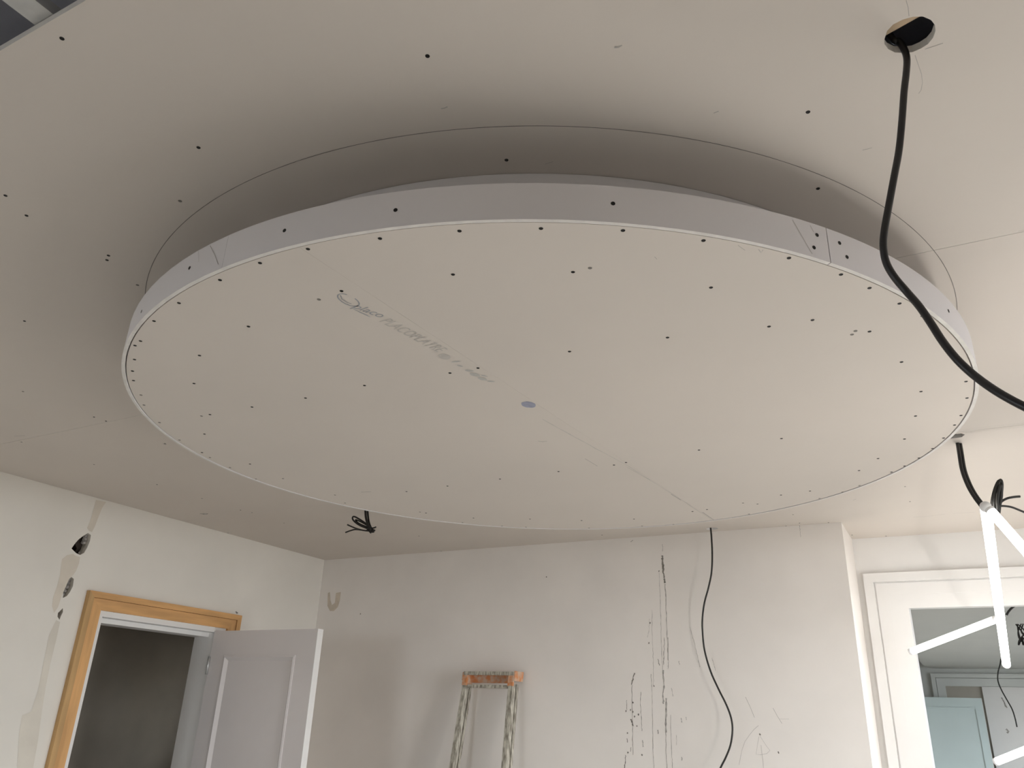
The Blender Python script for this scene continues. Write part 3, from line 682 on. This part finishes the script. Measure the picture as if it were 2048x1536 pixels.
# ================================================================== LADDER
lad = empty('step_ladder', (-2.23, 3.6, 0)); tag(lad, 'paint-spattered step ladder with orange top leaning on the back wall', 'ladder')
LEAN = 0.16; LT = 1.868
def lp(x, d, z): return Vector((x, 3.862+d-(LT-z)*LEAN, z))     # on the ladder plane: d = depth behind the front
def bar(name, x0, x1, d0, d1, z0, z1, mt, splay0=0.0, jit=0.0):
    bm = bmesh.new(); n = 10 if z1-z0 > 0.5 else 1
    R = []
    for k in range(n+1):
        z = z0+(z1-z0)*k/n; sp = splay0*(LT-z)
        j = [random.uniform(-jit, jit) for _ in range(4)]
        R.append([bm.verts.new(lp(x0+sp+j[0], d0+j[1], z)), bm.verts.new(lp(x1+sp+j[2], d0+j[1], z)), bm.verts.new(lp(x1+sp+j[2], d1, z)), bm.verts.new(lp(x0+sp+j[0], d1, z))])
    for r0, r1 in zip(R, R[1:]):
        for j in range(4): bm.faces.new((r0[j], r0[(j+1) % 4], r1[(j+1) % 4], r1[j]))
    bm.faces.new(R[0]); bm.faces.new(R[-1][::-1])
    return child(name, from_bm(name, bm), mt, lad)
xa, xb = -2.372, -2.098
bar('stile', xa-0.012, xa+0.012, 0.0, 0.034, 0.0, LT-0.055, M['alu'], -0.035, 0.0015)
bar('stile', xb-0.012, xb+0.014, 0.0, 0.034, 0.0, LT-0.055, M['alu'], 0.030, 0.0015)
bar('rear_stile', xa-0.004, xa+0.012, 0.042, 0.064, 0.0, LT-0.06, M['alu'], -0.03, 0.001)
bar('rear_stile', xb+0.002, xb+0.016, 0.042, 0.064, 0.0, LT-0.06, M['alu'], 0.03, 0.001)
cap = bar('top_cap', xa-0.014, xb+0.018, -0.006, 0.004, LT-0.018, LT, M['alu'])
bar('top_tread', xa+0.012, xb-0.012, 0.004, 0.055, LT-0.012, LT-0.002, M['orange'])
bar('top_panel', xa+0.010, xb-0.014, 0.050, 0.056, LT-0.055, LT-0.014, M['orange'])
bar('corner_bracket', xa-0.016, xa+0.010, -0.004, 0.060, LT-0.070, LT-0.018, M['orange'])
bar('corner_bracket', xb-0.012, xb+0.018, -0.004, 0.010, LT-0.070, LT-0.018, M['orange'])
bar('side_bracket', xb+0.018, xb+0.024, 0.0, 0.095, LT-0.045, LT+0.004, M['orange'])
bar('side_bracket', xa-0.022, xa-0.016, 0.0, 0.095, LT-0.045, LT-0.004, M['orange'])
bar('rung', xa+0.008, xb-0.008, 0.008, 0.030, LT-0.082, LT-0.066, M['alu'])
for z in (1.36, 1.11, 0.86, 0.61, 0.36):
    bar('rung', xa+0.012-0.035*(LT-z), xb-0.012+0.03*(LT-z), 0.002, 0.046, z-0.012, z+0.012, M['alu'])

# ================================================================== WEAR ON THE WALLS
bm = bmesh.new(); bmd = bmesh.new()
def wallmark(b, px, wd, jit=0.5, n=6, wob=0.6):
    mark('wall_gouge', [at_y(x, y) for x, y in wavy(px, n, wob)], BACKN, wd, b, wb, 0.0006, jit)
# long vertical gouges
for px, wd in (([(1318,1145),(1320,1190),(1322,1240),(1323,1290),(1325,1340)], 0.0016), ([(1330,1168),(1332,1200),(1333,1240),(1335,1280),(1336,1320)], 0.003), ([(1329,1275),(1328,1310),(1327,1330)], 0.003),
               ([(1336,1275),(1337,1320),(1336,1338)], 0.0022), ([(1304,1220),(1304,1260),(1306,1300),(1307,1340),(1307,1372)], 0.0013), ([(1302,1348),(1304,1385),(1305,1440),(1306,1500),(1308,1536)], 0.0020),
               ([(1326,1340),(1328,1370),(1326,1390),(1327,1408)], 0.006), ([(1332,1396),(1332,1430),(1332,1465)], 0.007), ([(1332,1465),(1332,1500),(1334,1536)], 0.0028), ([(1341,1430),(1342,1470),(1344,1510),(1345,1536)], 0.0018),
               ([(1282,1384),(1281,1410),(1283,1440),(1284,1462)], 0.0024), ([(1285,1480),(1286,1494)], 0.004), ([(1299,1238),(1298,1260),(1295,1275)], 0.0012), ([(1343,1376),(1346,1393)], 0.002), ([(1316,1318),(1319,1331)], 0.003),
               ([(1358,1322),(1359,1330)], 0.002), ([(1362,1436),(1364,1445)], 0.003), ([(1372,1434),(1373,1440)], 0.0025), ([(1316,1460),(1317,1468)], 0.004), ([(1364,1514),(1364,1521)], 0.004), ([(1380,1254),(1386,1276),(1392,1300),(1400,1334)], 0.0018),
               ([(1424,1316),(1427,1326),(1431,1342)], 0.0016), ([(1262,1084),(1266,1080)], 0.003), ([(1599,1049),(1600,1060),(1601,1074)], 0.0014), ([(1325,1088),(1325,1103)], 0.0018), ([(1353,1470),(1353,1490)], 0.002)):
    wallmark(M['scuff'], px, wd)
for px, wd in (([(1325,1111),(1325,1120),(1326,1132),(1327,1142)], 0.009), ([(1326,1142),(1328,1152),(1330,1166)], 0.007), ([(1264,1370),(1264,1400),(1265,1440),(1265,1480),(1266,1510)], 0.0020), ([(1269,1346),(1266,1358),(1263,1370)], 0.005),
               ([(1253,1400),(1254,1420)], 0.002), ([(1262,1438),(1265,1446),(1266,1452)], 0.006), ([(1254,1477),(1255,1485)], 0.003), ([(1262,1495),(1261,1503)], 0.003), ([(1251,1510),(1251,1520),(1249,1536)], 0.004)):
    wallmark(M['scuffd'], px, wd)
for x, y in ((1252,1422),(1261,1420),(1269,1433),(1277,1429),(1266,1405),(1298,1286),(1308,1372),(1255,1466),(1256,1505),(1284,1510),(1274,1452),(1318,1142),(1300,1246),(1266,1424),(1557,1505),(1520,1469),(1093,1154),(721,1228)):
    c = at_y(x, y); bmd = bmesh.new(); bmd.faces.new([bmd.verts.new((u, YB-0.0006, v)) for u, v in blob(c.x, c.z, 0.0035, 0.0045, 8, 0.3)])
    child('wall_chip', from_bm('wall_chip', bmd), M['scuffd'], wb)
# pencil arrow and arcs
bm = bmesh.new()
for px, wd in (([(1491,1394),(1500,1413),(1509,1435)], 0.0015), ([(1546,1416),(1554,1431),(1564,1447)], 0.0015), ([(1517,1451),(1508,1459),(1499,1470),(1490,1483),(1484,1500),(1480,1520),(1478,1530)], 0.0012),
               ([(1518,1473),(1515,1490),(1512,1509),(1522,1509.5),(1534,1507),(1540,1501),(1533,1492),(1520,1472)], 0.0011), ([(1522,1490),(1524,1507),(1526,1522),(1527,1536)], 0.0012), ([(1558,1438),(1578,1438)], 0.0008)):
    mark('pencil_line', [at_y(x, y) for x, y in px], BACKN, wd, M['pencilf'], wb, 0.0006)
# brown stain near the corner
patch('brown_stain', [(656,1186),(660,1184),(661,1200),(664,1210),(670,1206),(672,1186),(682,1184),(680,1200),(676,1214),(668,1222),(660,1222),(655,1212)], at_y, BACKN, mat('brown_wash', (0.64, 0.56, 0.46), 0.85, var=0.08, scale=20), wb)
# stained plaster on the left wall above the door and small nails
bm = bmesh.new()
for x, y in ((472,1224),(474,1226)):
    c = at_x(x, y); bm = bmesh.new(); bm.faces.new([bm.verts.new((XL+0.0008, u, v)) for u, v in blob(c.y, c.z, 0.006, 0.004, 8, 0.3)])
    child('wall_chip', from_bm('wall_chip', bm), M['scuffd'], wl)
# marks on the far wall
bm = bmesh.new()
for px, wd in (([(2003,1395),(2008,1404),(2014,1416)], 0.012), ([(2008,1404),(2011,1414)], 0.01), ([(2012,1458),(2017,1463),(2014,1466)], 0.02)):
    mark('leaf_scuff', [at_y(x, y, YF-0.045) for x, y in px], BACKN, wd, M['scuff'], d3, 0.001)
